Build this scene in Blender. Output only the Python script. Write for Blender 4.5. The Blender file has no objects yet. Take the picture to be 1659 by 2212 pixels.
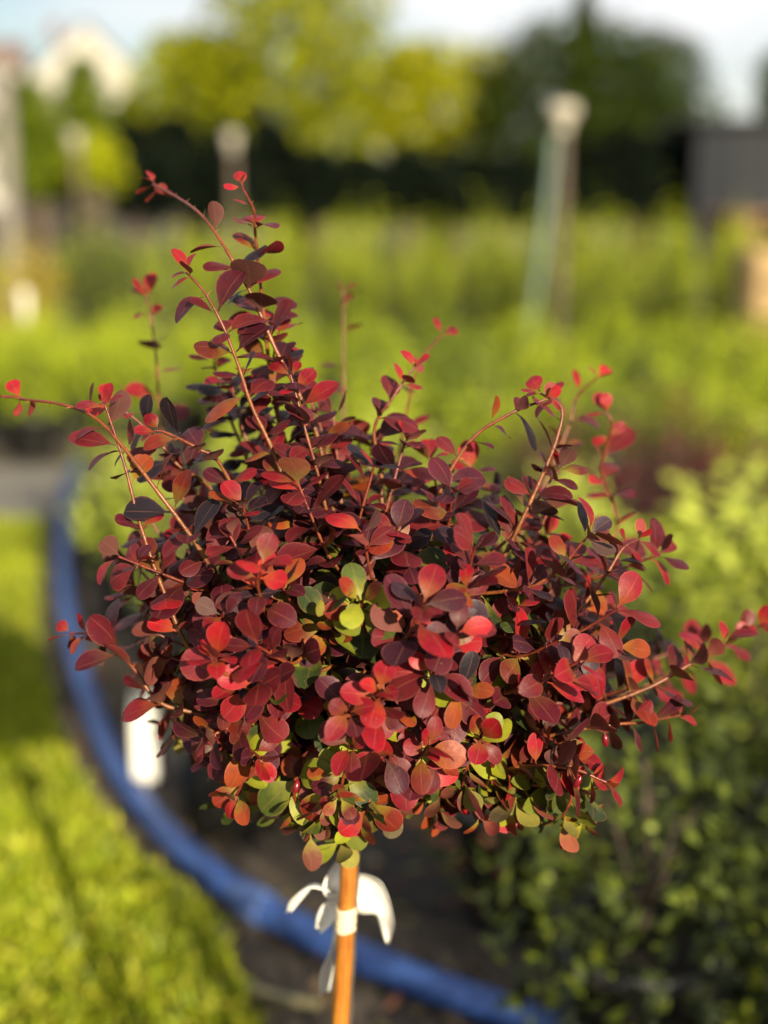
import bpy, math, random
import numpy as np
from mathutils import Vector, Matrix, Quaternion
from mathutils.bvhtree import BVHTree

R = math.radians
rng = random.Random(11)
scene = bpy.context.scene
col = scene.collection

# ------------------------------------------------------------------ camera
CAM_H, PITCH, F = 0.85, R(12.9), 3000.0          # F: focal length in pixels of a 1659 px wide frame
cam_d = bpy.data.cameras.new('camera')
cam = bpy.data.objects.new('camera', cam_d); col.objects.link(cam)
cam.location = (0, 0, CAM_H)
cam.rotation_euler = (R(90) - PITCH, 0, 0)
cam_d.sensor_fit = 'HORIZONTAL'; cam_d.sensor_width = 36.0
cam_d.lens = 36.0 * F / 1659.0
cam_d.clip_start = 0.02; cam_d.clip_end = 2000
cam_d.dof.use_dof = True
cam_d.dof.focus_distance = 0.715
cam_d.dof.aperture_fstop = 3.7
cam_d.dof.aperture_blades = 0
scene.camera = cam

# ------------------------------------------------------------------ light
SUN_EL, SUN_AZ = R(18.8), R(24)                    # azimuth: to the right of straight behind the camera
to_sun = Vector((math.sin(SUN_AZ) * math.cos(SUN_EL), -math.cos(SUN_AZ) * math.cos(SUN_EL), math.sin(SUN_EL)))
sun_d = bpy.data.lights.new('sun', 'SUN')
sun_d.energy = 5.0; sun_d.angle = R(0.53); sun_d.color = (1.0, 0.87, 0.64)
sun = bpy.data.objects.new('sun', sun_d); col.objects.link(sun)
sun.rotation_euler = (-to_sun).to_track_quat('-Z', 'Y').to_euler()

world = bpy.data.worlds.new('World'); scene.world = world; world.use_nodes = True
nt = world.node_tree; nt.nodes.clear()
out = nt.nodes.new('ShaderNodeOutputWorld'); bg = nt.nodes.new('ShaderNodeBackground')
sky = nt.nodes.new('ShaderNodeTexSky'); sky.sky_type = 'NISHITA'; sky.sun_disc = False
sky.sun_elevation = SUN_EL; sky.sun_rotation = math.pi - SUN_AZ
sky.air_density = 1.0; sky.dust_density = 0.7
tc = nt.nodes.new('ShaderNodeTexCoord')
mp = nt.nodes.new('ShaderNodeMapping'); mp.inputs['Scale'].default_value = (1.6, 1.6, 4.0)
mp.inputs['Location'].default_value = (5.2, 2.0, 0.1)
nz = nt.nodes.new('ShaderNodeTexNoise'); nz.inputs['Scale'].default_value = 1.6; nz.inputs['Detail'].default_value = 5
rp = nt.nodes.new('ShaderNodeValToRGB')
rp.color_ramp.elements[0].position = 0.36; rp.color_ramp.elements[1].position = 0.54
mx = nt.nodes.new('ShaderNodeMix'); mx.data_type = 'RGBA'
nt.links.new(tc.outputs['Generated'], mp.inputs['Vector']); nt.links.new(mp.outputs[0], nz.inputs['Vector'])
nt.links.new(nz.outputs['Fac'], rp.inputs[0]); nt.links.new(rp.outputs[0], mx.inputs['Factor'])
nt.links.new(sky.outputs[0], mx.inputs['A']); mx.inputs['B'].default_value = (9.0, 9.0, 9.1, 1)
nt.links.new(mx.outputs['Result'], bg.inputs[0]); bg.inputs[1].default_value = 0.05
nt.links.new(bg.outputs[0], out.inputs[0])

scene.view_settings.view_transform = 'Standard'; scene.view_settings.look = 'None'
scene.view_settings.exposure = 1.2; scene.view_settings.gamma = 1
scene.render.engine = 'CYCLES'
scene.cycles.use_denoising = True
scene.cycles.max_bounces = 8; scene.cycles.transparent_max_bounces = 4

# ------------------------------------------------------------------ helpers
cp, sp = math.cos(PITCH), math.sin(PITCH)
def ray(px, py):
    a = (px - 829.5) / F; b = -(py - 1106.0) / F
    return Vector((a, cp + b * sp, -sp + b * cp))
def at(px, py, y):                               # a point seen at px,py that stands at depth y
    d = ray(px, py); return Vector((0, 0, CAM_H)) + d * (y / d.y)
def gnd(px, py, z=0.0):                          # the point of the ground seen at px,py
    d = ray(px, py); return Vector((0, 0, CAM_H)) + d * ((z - CAM_H) / d.z)

def tag(o, label=None, cat=None, group=None, kind=None):
    if label: o['label'] = label
    if cat: o['category'] = cat
    if group: o['group'] = group
    if kind: o['kind'] = kind
    return o
def empty(name, loc=(0, 0, 0), rz=0):
    o = bpy.data.objects.new(name, None); col.objects.link(o)
    o.location = loc; o.rotation_euler = (0, 0, rz); o.empty_display_size = 0.05
    return o
def copy_tree(o, parent=None):
    c = o.copy(); col.objects.link(c); c.parent = parent
    for ch in list(o.children): copy_tree(ch, c)
    return c

class MB:
    def __init__(s): s.v = []; s.f = []; s.c = None; s.uv = None
    def add(s, verts, faces):
        b = len(s.v); s.v += [tuple(p) for p in verts]; s.f += [tuple(i + b for i in f) for f in faces]
    def box(s, c, size, m=None):
        x, y, z = [k / 2 for k in size]
        vs = [Vector((sx * x, sy * y, sz * z)) for sz in (-1, 1) for sy in (-1, 1) for sx in (-1, 1)]
        if m is not None: vs = [m @ p for p in vs]
        vs = [p + Vector(c) for p in vs]
        s.add(vs, [(0, 2, 3, 1), (4, 5, 7, 6), (0, 1, 5, 4), (2, 6, 7, 3), (0, 4, 6, 2), (1, 3, 7, 5)])
    def tube(s, pts, radii, n=8, cap=True):
        pts = [Vector(p) for p in pts]; N = len(pts)
        if not isinstance(radii, (list, tuple)): radii = [radii] * N
        t = (pts[1] - pts[0]).normalized()
        a = t.orthogonal().normalized(); vs = []; fs = []
        for i, p in enumerate(pts):
            t2 = (pts[min(i + 1, N - 1)] - pts[max(i - 1, 0)]).normalized()
            a = (a - t2 * a.dot(t2)).normalized(); b = t2.cross(a)
            for k in range(n):
                w = 2 * math.pi * k / n
                vs.append(p + (a * math.cos(w) + b * math.sin(w)) * radii[i])
        for i in range(N - 1):
            for k in range(n):
                fs.append((i * n + k, i * n + (k + 1) % n, (i + 1) * n + (k + 1) % n, (i + 1) * n + k))
        if cap:
            fs.append(tuple(range(n - 1, -1, -1))); fs.append(tuple((N - 1) * n + k for k in range(n)))
        s.add(vs, fs)
    def lathe(s, prof, n=24, c=(0, 0, 0)):
        vs = []; fs = []
        for r, z in prof:
            for k in range(n):
                w = 2 * math.pi * k / n
                vs.append((c[0] + r * math.cos(w), c[1] + r * math.sin(w), c[2] + z))
        for i in range(len(prof) - 1):
            for k in range(n):
                fs.append((i * n + k, i * n + (k + 1) % n, (i + 1) * n + (k + 1) % n, (i + 1) * n + k))
        s.add(vs, fs)
    def build(s, name, mat, parent=None, smooth=True, loc=None):
        me = bpy.data.meshes.new(name); me.from_pydata(s.v, [], s.f); me.update()
        if smooth: me.polygons.foreach_set('use_smooth', [True] * len(me.polygons))
        me.materials.append(mat)
        o = bpy.data.objects.new(name, me); col.objects.link(o); o.parent = parent
        if loc is not None: o.location = loc
        return o

def np_mesh(name, verts, faces, mat, colors=None, uvs=None, smooth=True):
    """verts (N,3), faces (M,k) with one k, colours per vertex (N,4), uvs per vertex (N,2)"""
    me = bpy.data.meshes.new(name)
    verts = np.ascontiguousarray(verts, dtype=np.float32); faces = np.ascontiguousarray(faces, dtype=np.int32)
    k = faces.shape[1]
    me.vertices.add(len(verts)); me.vertices.foreach_set('co', verts.ravel())
    me.loops.add(faces.size); me.loops.foreach_set('vertex_index', faces.ravel())
    me.polygons.add(len(faces)); me.polygons.foreach_set('loop_start', np.arange(0, faces.size, k, dtype=np.int32))
    me.polygons.foreach_set('use_smooth', np.full(len(faces), smooth))
    if colors is not None:
        at_ = me.attributes.new('Col', 'FLOAT_COLOR', 'POINT')
        at_.data.foreach_set('color', np.ascontiguousarray(colors, dtype=np.float32).ravel())
    if uvs is not None:
        uv = me.uv_layers.new(name='UVMap')
        uv.data.foreach_set('uv', np.ascontiguousarray(uvs[faces.ravel()], dtype=np.float32).ravel())
    me.update(calc_edges=True); me.materials.append(mat)
    return me
def link_mesh(name, me, parent=None):
    o = bpy.data.objects.new(name, me); col.objects.link(o); o.parent = parent; return o

def catmull(P, n=8):
    P = [Vector(p) for p in P]; Q = [2 * P[0] - P[1]] + P + [2 * P[-1] - P[-2]]; res = []
    for i in range(1, len(Q) - 2):
        a, b, c, d = Q[i - 1], Q[i], Q[i + 1], Q[i + 2]
        for k in range(n):
            t = k / n
            res.append(0.5 * ((2 * b) + (c - a) * t + (2 * a - 5 * b + 4 * c - d) * t * t + (3 * b - a - 3 * c + d) * t ** 3))
    res.append(P[-1]); return res

# ------------------------------------------------------------------ materials
def new_mat(name):
    m = bpy.data.materials.new(name); m.use_nodes = True; t = m.node_tree; t.nodes.clear()
    o = t.nodes.new('ShaderNodeOutputMaterial'); b = t.nodes.new('ShaderNodeBsdfPrincipled')
    t.links.new(b.outputs[0], o.inputs[0]); return m, t, b, o
def N(t, kind, **kw):
    n = t.nodes.new(kind)
    for k, v in kw.items(): setattr(n, k, v)
    return n
def math_n(t, op, a, b=None, clamp=False):
    n = t.nodes.new('ShaderNodeMath'); n.operation = op; n.use_clamp = clamp
    for i, x in enumerate((a, b)):
        if x is None: continue
        if isinstance(x, (int, float)): n.inputs[i].default_value = x
        else: t.links.new(x, n.inputs[i])
    return n.outputs[0]
def mix_c(t, fac, a, b, mode='MIX'):
    n = t.nodes.new('ShaderNodeMix'); n.data_type = 'RGBA'; n.blend_type = mode
    for key, x in (('Factor', fac), ('A', a), ('B', b)):
        if isinstance(x, (int, float)): n.inputs[key].default_value = x
        elif isinstance(x, tuple): n.inputs[key].default_value = x if len(x) == 4 else (*x, 1)
        else: t.links.new(x, n.inputs[key])
    return n.outputs['Result']
def noise(t, scale, detail=3, vec=None, rough=0.5):
    n = t.nodes.new('ShaderNodeTexNoise'); n.inputs['Scale'].default_value = scale
    n.inputs['Detail'].default_value = detail; n.inputs['Roughness'].default_value = rough
    if vec is not None: t.links.new(vec, n.inputs['Vector'])
    return n.outputs['Fac']
def ramp(t, x, p0, p1):
    n = t.nodes.new('ShaderNodeMapRange'); n.inputs['From Min'].default_value = p0; n.inputs['From Max'].default_value = p1
    t.links.new(x, n.inputs['Value']); return n.outputs[0]
def objco(t): return N(t, 'ShaderNodeTexCoord').outputs['Object']
def bump(t, h, strength, dist, b):
    n = t.nodes.new('ShaderNodeBump'); n.inputs['Strength'].default_value = strength; n.inputs['Distance'].default_value = dist
    t.links.new(h, n.inputs['Height']); t.links.new(n.outputs[0], b.inputs['Normal'])

def simple_mat(name, c, rough=0.6, c2=None, scale=20, bmp=0.0, bd=0.002, spec=0.5):
    if max(c) < .6: c = tuple(k * .7 for k in c); c2 = tuple(k * .7 for k in c2) if c2 else None
    m, t, b, o = new_mat(name); v = objco(t); f = noise(t, scale, 5, v, 0.6)
    f2 = ramp(t, f, 0.3, 0.7)
    t.links.new(mix_c(t, f2, c, c2 or tuple(k * 0.7 for k in c)), b.inputs['Base Color'])
    b.inputs['Roughness'].default_value = rough; b.inputs['Specular IOR Level'].default_value = spec
    if bmp: bump(t, noise(t, scale * 3, 4, v), bmp, bd, b)
    return m

def bush_leaf_mat(name, per_object):
    """colour: rgb of the leaf; alpha: how far its stalk end is still yellow green"""
    m, t, b, o = new_mat(name)
    if per_object:
        oi = N(t, 'ShaderNodeObjectInfo'); c, al, rnd = oi.outputs['Color'], oi.outputs['Alpha'], oi.outputs['Random']
    else:
        a = N(t, 'ShaderNodeAttribute', attribute_name='Col'); c, al = a.outputs['Color'], a.outputs['Alpha']; rnd = None
    tc = N(t, 'ShaderNodeTexCoord'); geo = N(t, 'ShaderNodeNewGeometry')
    sx = N(t, 'ShaderNodeSeparateXYZ'); t.links.new(tc.outputs['UV'], sx.inputs[0])
    u = sx.outputs[0]; vv = math_n(t, 'ABSOLUTE', math_n(t, 'SUBTRACT', math_n(t, 'MULTIPLY', sx.outputs[1], 2.0), 1.0))
    pos = geo.outputs['Position']
    n1 = noise(t, 170, 4, pos, 0.6); n2 = noise(t, 900, 3, pos, 0.6); n3 = noise(t, 60, 2, pos)
    # mottling over the blade
    cc = mix_c(t, math_n(t, 'MULTIPLY', ramp(t, n1, 0.35, 0.75), 0.6), c, mix_c(t, 1.0, c, (0.40, 0.5, 0.6), 'MULTIPLY'))
    cc = mix_c(t, math_n(t, 'MULTIPLY', ramp(t, n3, 0.5, 0.75), 0.35), cc, mix_c(t, 1.0, c, (1.5, 1.3, 0.9), 'MULTIPLY'))
    # stalk end and midrib
    g = ramp(t, math_n(t, 'ADD', u, math_n(t, 'MULTIPLY', math_n(t, 'SUBTRACT', n1, 0.5), 0.5)), 0.62, 0.22)
    cc = mix_c(t, math_n(t, 'MULTIPLY', g, al, True), cc, (0.18, 0.17, 0.014))
    rib = math_n(t, 'MULTIPLY', ramp(t, vv, 0.07, 0.02), 0.35)
    cc = mix_c(t, rib, cc, mix_c(t, 0.5, c, (0.30, 0.13, 0.06)))
    # thin pale margin
    edge = math_n(t, 'MULTIPLY', ramp(t, vv, 0.88, 0.99), 0.35)
    cc = mix_c(t, edge, cc, mix_c(t, 0.45, c, (0.44, 0.14, 0.10)))
    # pale specks: waxy bloom and small highlights put into the colour
    spot = math_n(t, 'MULTIPLY', ramp(t, n2, 0.66, 0.76), ramp(t, n1, 0.45, 0.6))
    cc = mix_c(t, math_n(t, 'MULTIPLY', spot, 0.5), cc, (0.40, 0.30, 0.28))
    # underside paler
    back = mix_c(t, 0.30, cc, (0.18, 0.09, 0.06))
    cc = mix_c(t, geo.outputs['Backfacing'], cc, back)
    t.links.new(cc, b.inputs['Base Color'])
    ro = math_n(t, 'ADD', math_n(t, 'MULTIPLY', ramp(t, n1, 0.3, 0.7), 0.20), 0.40)
    ro = math_n(t, 'ADD', ro, math_n(t, 'MULTIPLY', geo.outputs['Backfacing'], 0.25))
    t.links.new(ro, b.inputs['Roughness']); b.inputs['Specular IOR Level'].default_value = 0.24
    # side veins
    wv = math_n(t, 'SINE', math_n(t, 'MULTIPLY', math_n(t, 'SUBTRACT', u, math_n(t, 'MULTIPLY', vv, 0.22)), 42.0))
    h = math_n(t, 'ADD', math_n(t, 'MULTIPLY', wv, 0.018), math_n(t, 'ADD', n1, math_n(t, 'MULTIPLY', n2, 0.3)))
    bump(t, h, 0.35, 0.0010, b)
    tr = N(t, 'ShaderNodeBsdfTranslucent'); t.links.new(mix_c(t, 1.0, cc, (1.6, 1.1, 0.8), 'MULTIPLY'), tr.inputs[0])
    ms = N(t, 'ShaderNodeMixShader'); ms.inputs[0].default_value = 0.16
    t.links.new(b.outputs[0], ms.inputs[1]); t.links.new(tr.outputs[0], ms.inputs[2]); t.links.new(ms.outputs[0], o.inputs[0])
    return m

def foliage_mat(name, rough=0.38, trans=0.18, spec=0.5):
    m, t, b, o = new_mat(name)
    a = N(t, 'ShaderNodeAttribute', attribute_name='Col'); geo = N(t, 'ShaderNodeNewGeometry')
    n1 = noise(t, 90, 3, geo.outputs['Position'])
    cc = mix_c(t, ramp(t, n1, 0.3, 0.7), a.outputs['Color'], mix_c(t, 1.0, a.outputs['Color'], (0.7, 0.75, 0.7), 'MULTIPLY'))
    t.links.new(cc, b.inputs['Base Color']); b.inputs['Roughness'].default_value = rough
    b.inputs['Specular IOR Level'].default_value = spec
    tr = N(t, 'ShaderNodeBsdfTranslucent'); t.links.new(mix_c(t, 1.0, cc, (1.5, 1.4, 0.6), 'MULTIPLY'), tr.inputs[0])
    ms = N(t, 'ShaderNodeMixShader'); ms.inputs[0].default_value = trans
    t.links.new(b.outputs[0], ms.inputs[1]); t.links.new(tr.outputs[0], ms.inputs[2]); t.links.new(ms.outputs[0], o.inputs[0])
    return m

def shoot_mat():
    m, t, b, o = new_mat('barberry_bark'); geo = N(t, 'ShaderNodeNewGeometry'); p = geo.outputs['Position']
    a = N(t, 'ShaderNodeAttribute', attribute_name='Col')
    n1 = noise(t, 160, 4, p); n2 = noise(t, 600, 3, p)
    c = mix_c(t, ramp(t, n1, 0.35, 0.65), a.outputs['Color'], mix_c(t, 1.0, a.outputs['Color'], (0.55, 0.4, 0.4), 'MULTIPLY'))
    t.links.new(c, b.inputs['Base Color']); b.inputs['Roughness'].default_value = 0.42
    bump(t, n2, 0.5, 0.0006, b); return m

def bamboo_mat():
    m, t, b, o = new_mat('bamboo'); v = objco(t)
    mpn = N(t, 'ShaderNodeMapping'); mpn.inputs['Scale'].default_value = (1, 1, 0.04); t.links.new(v, mpn.inputs[0])
    n1 = noise(t, 900, 4, mpn.outputs[0]); n2 = noise(t, 45, 4, v); n3 = noise(t, 500, 3, v)
    c = mix_c(t, ramp(t, n1, 0.35, 0.65), (0.38, 0.140, 0.016), (0.22, 0.066, 0.008))
    c = mix_c(t, math_n(t, 'MULTIPLY', ramp(t, n2, 0.45, 0.75), 0.55), c, (0.47, 0.20, 0.032))
    c = mix_c(t, math_n(t, 'MULTIPLY', ramp(t, n3, 0.68, 0.76), 0.6), c, (0.55, 0.38, 0.2))
    t.links.new(c, b.inputs['Base Color']); b.inputs['Roughness'].default_value = 0.38
    bump(t, n1, 0.35, 0.0008, b); return m

def soil_mat(name, c, c2, scale=9):
    c = tuple(k * .7 for k in c); c2 = tuple(k * .7 for k in c2)
    m, t, b, o = new_mat(name); v = objco(t)
    n1 = noise(t, scale, 6, v, 0.65); n2 = noise(t, scale * 11, 5, v, 0.7); vo = N(t, 'ShaderNodeTexVoronoi')
    vo.inputs['Scale'].default_value = scale * 6; t.links.new(v, vo.inputs['Vector'])
    cc = mix_c(t, ramp(t, n1, 0.35, 0.65), c, c2)
    cc = mix_c(t, math_n(t, 'MULTIPLY', ramp(t, n2, 0.5, 0.75), 0.7), cc, tuple(min(1, k * 2.2) for k in c))
    t.links.new(cc, b.inputs['Base Color']); b.inputs['Roughness'].default_value = 0.9
    bump(t, math_n(t, 'ADD', n2, vo.outputs['Distance']), 0.8, 0.012, b); return m

M_LEAF_O = bush_leaf_mat('barberry_leaf', True)
M_LEAF_A = bush_leaf_mat('barberry_leaf_mass', False)
M_SHOOT = shoot_mat()
M_FOL = foliage_mat('shrub_foliage', 0.5, 0.2, 0.28)
M_TREE = foliage_mat('tree_foliage', 0.8, 0.2, 0.03)
M_GRASS = foliage_mat('grass_blades', 0.5, 0.25, 0.3)
M_BAMBOO = bamboo_mat()
M_POT = simple_mat('black_pot_plastic', (0.018, 0.018, 0.019), 0.45, (0.05, 0.048, 0.044), 30, 0.2, 0.001)
M_POTSOIL = soil_mat('pot_compost', (0.05, 0.032, 0.02), (0.02, 0.013, 0.009), 40)
M_BERRY = simple_mat('berry_skin', (0.22, 0.008, 0.014), 0.3, (0.15, 0.006, 0.014), 200)
M_TAPE = simple_mat('masking_tape', (0.66, 0.55, 0.36), 0.7, (0.56, 0.45, 0.29), 350, 0.6, 0.0008)
M_TAG = simple_mat('white_label_plastic', (0.78, 0.76, 0.70), 0.45, (0.70, 0.68, 0.62), 60, 0.15, 0.0005)
M_WOODY = simple_mat('grey_bark', (0.12, 0.085, 0.055), 0.85, (0.05, 0.035, 0.025), 25, 0.6, 0.01)
M_GROUND = soil_mat('bare_ground', (0.105, 0.078, 0.052), (0.055, 0.042, 0.03), 5)
M_FABRIC = soil_mat('ground_cloth', (0.030, 0.029, 0.027), (0.05, 0.042, 0.034), 14)
M_PATH = soil_mat('gravel_path', (0.26, 0.235, 0.20), (0.16, 0.145, 0.125), 7)
M_TURF = soil_mat('turf_soil', (0.085, 0.11, 0.022), (0.05, 0.07, 0.018), 12)
M_CHIP = simple_mat('bark_chips', (0.20, 0.14, 0.085), 0.85, (0.10, 0.07, 0.045), 60, 0.5, 0.003)

def hose_mat(name, c, dusty):
    c = tuple(k * .75 for k in c); dusty = tuple(k * .75 for k in dusty)
    m, t, b, o = new_mat(name); v = objco(t); n1 = noise(t, 9, 5, v, 0.65); n2 = noise(t, 60, 4, v)
    cc = mix_c(t, math_n(t, 'MULTIPLY', ramp(t, n1, 0.45, 0.75), 0.5), c, dusty)
    cc = mix_c(t, math_n(t, 'MULTIPLY', ramp(t, n2, 0.6, 0.8), 0.3), cc, dusty)
    t.links.new(cc, b.inputs['Base Color']); b.inputs['Roughness'].default_value = 0.5; return m
M_HOSE = hose_mat('blue_hose_plastic', (0.034, 0.096, 0.33), (0.10, 0.135, 0.24))
M_HOSE_L = hose_mat('pale_blue_coupling', (0.07, 0.13, 0.34), (0.14, 0.18, 0.30))
M_DRIP = simple_mat('pale_drip_tube', (0.36, 0.32, 0.16), 0.5, (0.28, 0.24, 0.12), 30)
M_GHOSE = hose_mat('green_hose_plastic', (0.07, 0.12, 0.085), (0.14, 0.17, 0.13))
M_POSTWOOD = simple_mat('weathered_post', (0.15, 0.11, 0.075), 0.8, (0.08, 0.06, 0.045), 14, 0.4, 0.004)
M_HEAD = simple_mat('cream_plastic', (0.50, 0.46, 0.37), 0.6, (0.42, 0.38, 0.30), 30)
M_CONC = simple_mat('pale_concrete', (0.26, 0.24, 0.20), 0.85, (0.19, 0.17, 0.14), 12)
M_RENDER = simple_mat('white_render', (0.52, 0.50, 0.44), 0.85, (0.46, 0.44, 0.38), 2)
M_ROOF = simple_mat('slate_roof', (0.09, 0.075, 0.075), 0.7, (0.05, 0.045, 0.05), 3)
M_ROOFRED = simple_mat('brown_red_tiles', (0.24, 0.12, 0.09), 0.75, (0.16, 0.08, 0.06), 3)
M_GLASS = simple_mat('dark_pane', (0.03, 0.035, 0.04), 0.1)
M_SHED = simple_mat('grey_sheet_metal', (0.030, 0.033, 0.037), 0.7, (0.021, 0.024, 0.028), 2, spec=.15)
M_SHEDD = simple_mat('dark_sheet_metal', (0.016, 0.019, 0.026), 0.7, (0.010, 0.012, 0.017), 2, spec=.2)
M_WOOD = simple_mat('fresh_wood', (0.44, 0.29, 0.115), 0.7, (0.36, 0.23, 0.09), 15, 0.2, 0.003)
M_WOODO = simple_mat('orange_wood', (0.24, 0.105, 0.045), 0.75, (0.17, 0.075, 0.03), 12, 0.2, 0.003)
M_CLAY = simple_mat('terracotta', (0.45, 0.16, 0.075), 0.8, (0.36, 0.12, 0.06), 30)

# ------------------------------------------------------------------ ground
def sheet(name, poly, z, mat, kind='structure'):
    b = MB(); b.add([(x, y, z) for x, y in poly], [tuple(range(len(poly)))])
    o = b.build(name, mat, smooth=False); o['kind'] = kind; return o
sheet('ground', [(-400, -60), (400, -60), (400, 900), (-400, 900)], 0.0, M_GROUND)

hose_px = [(175, 985), (150, 1060), (138, 1160), (138, 1260), (152, 1370), (188, 1500), (245, 1640), (330, 1765),
           (430, 1865), (545, 1948), (680, 2022), (820, 2085), (950, 2135), (1090, 2185), (1220, 2240), (1380, 2330)]
hose_w = [gnd(x, y, 0.021) for x, y in hose_px]
hose_c = catmull(hose_w, 8)
# lawn to the left of the hose
edge = [(p.x - 0.06, p.y - .015) for p in hose_c[:68] if p.y < 3.55] + [tuple(gnd(x, y).xy) for x, y in ((448, 1985), (490, 2110), (590, 2300))]
lawn_poly = edge + [(edge[-1][0], 0.2), (-3.5, 0.2), (-3.5, 3.55)]
sheet('lawn', lawn_poly, 0.004, M_TURF)
path_poly = [(-6, 3.62), (-0.72, 3.62), (-0.80, 4.35), (-6, 4.35)]
sheet('path', path_poly, 0.004, M_PATH)
bed_poly = [(p.x + 0.12, p.y + 0.1) for p in hose_c if p.y < 3.6] + [(1.0, 1.1), (3.6, 1.1), (3.6, 3.6)]
sheet('ground_cloth', bed_poly[::-1], 0.004, M_FABRIC)

def in_poly(x, y, poly):
    c = False; j = len(poly) - 1
    for i in range(len(poly)):
        xi, yi = poly[i]; xj, yj = poly[j]
        if (yi > y) != (yj > y) and x < (xj - xi) * (y - yi) / (yj - yi) + xi: c = not c
        j = i
    return c
def mass(name, pos, dirs, sides, L, W, colors, mat, bend=0.25, parent=None):
    """many folded leaves as one mesh: base, left, tip, right per leaf"""
    pos, dirs, sides = map(np.asarray, (pos, dirs, sides)); L = np.asarray(L)[:, None]; W = np.asarray(W)[:, None]
    nrm = np.cross(dirs, sides)
    v = np.stack([pos, pos + dirs * L * .55 + sides * W * .5 + nrm * W * bend * .5, pos + dirs * L - nrm * W * bend * .3,
                  pos + dirs * L * .55 - sides * W * .5 + nrm * W * bend * .5], 1).reshape(-1, 3)
    n = len(pos); i = np.arange(n)[:, None] * 4
    f = np.concatenate([i + np.array([[0, 3, 2]]), i + np.array([[0, 2, 1]])], 0)
    c = np.repeat(np.concatenate([np.asarray(colors), np.ones((n, 1))], 1), 4, 0)
    return np_mesh(name, v, f, mat, c, smooth=False)
def rand_dirs(g, n):
    a = g.normal(size=(n, 3)); return a / np.linalg.norm(a, axis=1, keepdims=True)
def norm(a): return a / np.maximum(np.linalg.norm(a, axis=1, keepdims=True), 1e-9)
def pick(g, palette, n, var=0.25):
    p = np.array(palette)[g.integers(0, len(palette), n)] * .80
    return np.clip(p * (1 + g.normal(size=(n, 1)) * var), 0.004, 0.9)

g0 = np.random.default_rng(3)
pts = []
while len(pts) < 70000:
    x = g0.uniform(-2.2, 0.75); y = 0.9 + (3.55 - 0.9) * g0.random() ** 1.25
    if not in_poly(x, y, lawn_poly): continue
    if abs(x) > 0.32 * y + 0.35: continue
    pts.append((x, y, 0.004 + 0.018 * g0.random()))
pts = np.array(pts); n = len(pts)
d = norm(g0.normal(size=(n, 3)) * 0.9 + np.array([0, 0, 1.0])); s = norm(np.cross(d, rand_dirs(g0, n)))
patch = 0.5 + 0.5 * np.sin(pts[:, 0] * 7 + 2 * np.sin(pts[:, 1] * 5)) * np.sin(pts[:, 1] * 6 + 1.5)
gc = pick(g0, [(0.31, 0.37, 0.013), (0.38, 0.41, 0.016), (0.22, 0.29, 0.010), (0.44, 0.43, 0.04)], n, 0.2) * (0.75 + 0.5 * patch[:, None])
me = mass('grass', pts, d, s, g0.uniform(0.010, 0.032, n), g0.uniform(0.005, 0.011, n), gc, M_GRASS)
tag(link_mesh('grass', me), 'short yellow green grass of the lawn beside the blue hose', 'grass', kind='stuff')

# loose bark and dead leaves along the bed
pts = []
while len(pts) < 2600:
    x = g0.uniform(-0.9, 1.2); y = g0.uniform(1.05, 3.4)
    if in_poly(x, y, lawn_poly) or abs(x) > 0.34 * y + 0.2: continue
    pts.append((x, y, 0.007 + 0.006 * g0.random()))
pts = np.array(pts); n = len(pts)
d = norm(g0.normal(size=(n, 3)) * np.array([1, 1, 0.25])); s = norm(np.cross(d, np.array([0, 0, 1.0]) + 0.3 * rand_dirs(g0, n)))
me = mass('debris', pts, d, s, g0.uniform(0.008, 0.035, n), g0.uniform(0.006, 0.018, n),
          pick(g0, [(0.20, 0.13, 0.07), (0.28, 0.20, 0.10), (0.10, 0.065, 0.04), (0.30, 0.24, 0.08), (0.24, 0.09, 0.05)], n), M_GRASS)
tag(link_mesh('leaf_litter', me), 'dry leaves and bark bits scattered on the bare ground along the bed', 'leaf litter', kind='stuff')

# ------------------------------------------------------------------ blue hose
hz = empty('water_hose', hose_c[0] * 1.0); hz.location.z = 0
def rel(pts, o): return [Vector(p) - o.location for p in pts]
b = MB(); b.tube(rel(hose_c, hz), 0.0185, 14); b.build('hose_pipe', M_HOSE, hz)
for i in (72,):
    p, q = hose_c[i], hose_c[i + 1]; dd = (q - p).normalized()
    b = MB(); b.tube(rel([p - dd * .03, p - dd * .026, p + dd * .026, p + dd * .03], hz), [0.0190, 0.0215, 0.0215, 0.0190], 14)
    b.build('coupling', M_HOSE_L, hz)
tag(hz, 'thick blue water hose curving along the edge of the lawn', 'hose')

dp = catmull([gnd(x, y, 0.008) for x, y in [(478, 2010), (482, 2060), (505, 2105), (560, 2142), (620, 2160), (690, 2170)]], 6)
b = MB(); b.tube(dp, 0.006, 8); o = b.build('drip_tube', M_DRIP)
tag(o, 'thin pale yellow plastic tube looped on the ground near the blue hose', 'tube')
b = MB(); c0 = gnd(480, 2195)
pr = [(-.035, -.012, 0), (.0, -.022, 0), (.034, -.008, 0), (.028, .015, 0), (-.02, .018, 0)]
b.add([(x, y, 0.005) for x, y, _ in pr] + [(x * .9, y * .8, .018 + .004 * math.sin(i * 2)) for i, (x, y, _) in enumerate(pr)],
      [(4, 3, 2, 1, 0), (5, 6, 7, 8, 9)] + [(i, (i + 1) % 5, 5 + (i + 1) % 5, 5 + i) for i in range(5)])
o = b.build('pot_shard', M_CLAY, smooth=False, loc=c0); tag(o, 'broken terracotta shard lying on the grass', 'shard')

# ------------------------------------------------------------------ the barberry standard
YC = 0.745
ROOT = Vector((-0.045, 0.775, 0.0))
bush = empty('barberry_bush', ROOT)
tag(bush, 'round burgundy red barberry bush grafted on a thin bare stem', 'bush')
def L2(p): return Vector(p) - ROOT

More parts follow.
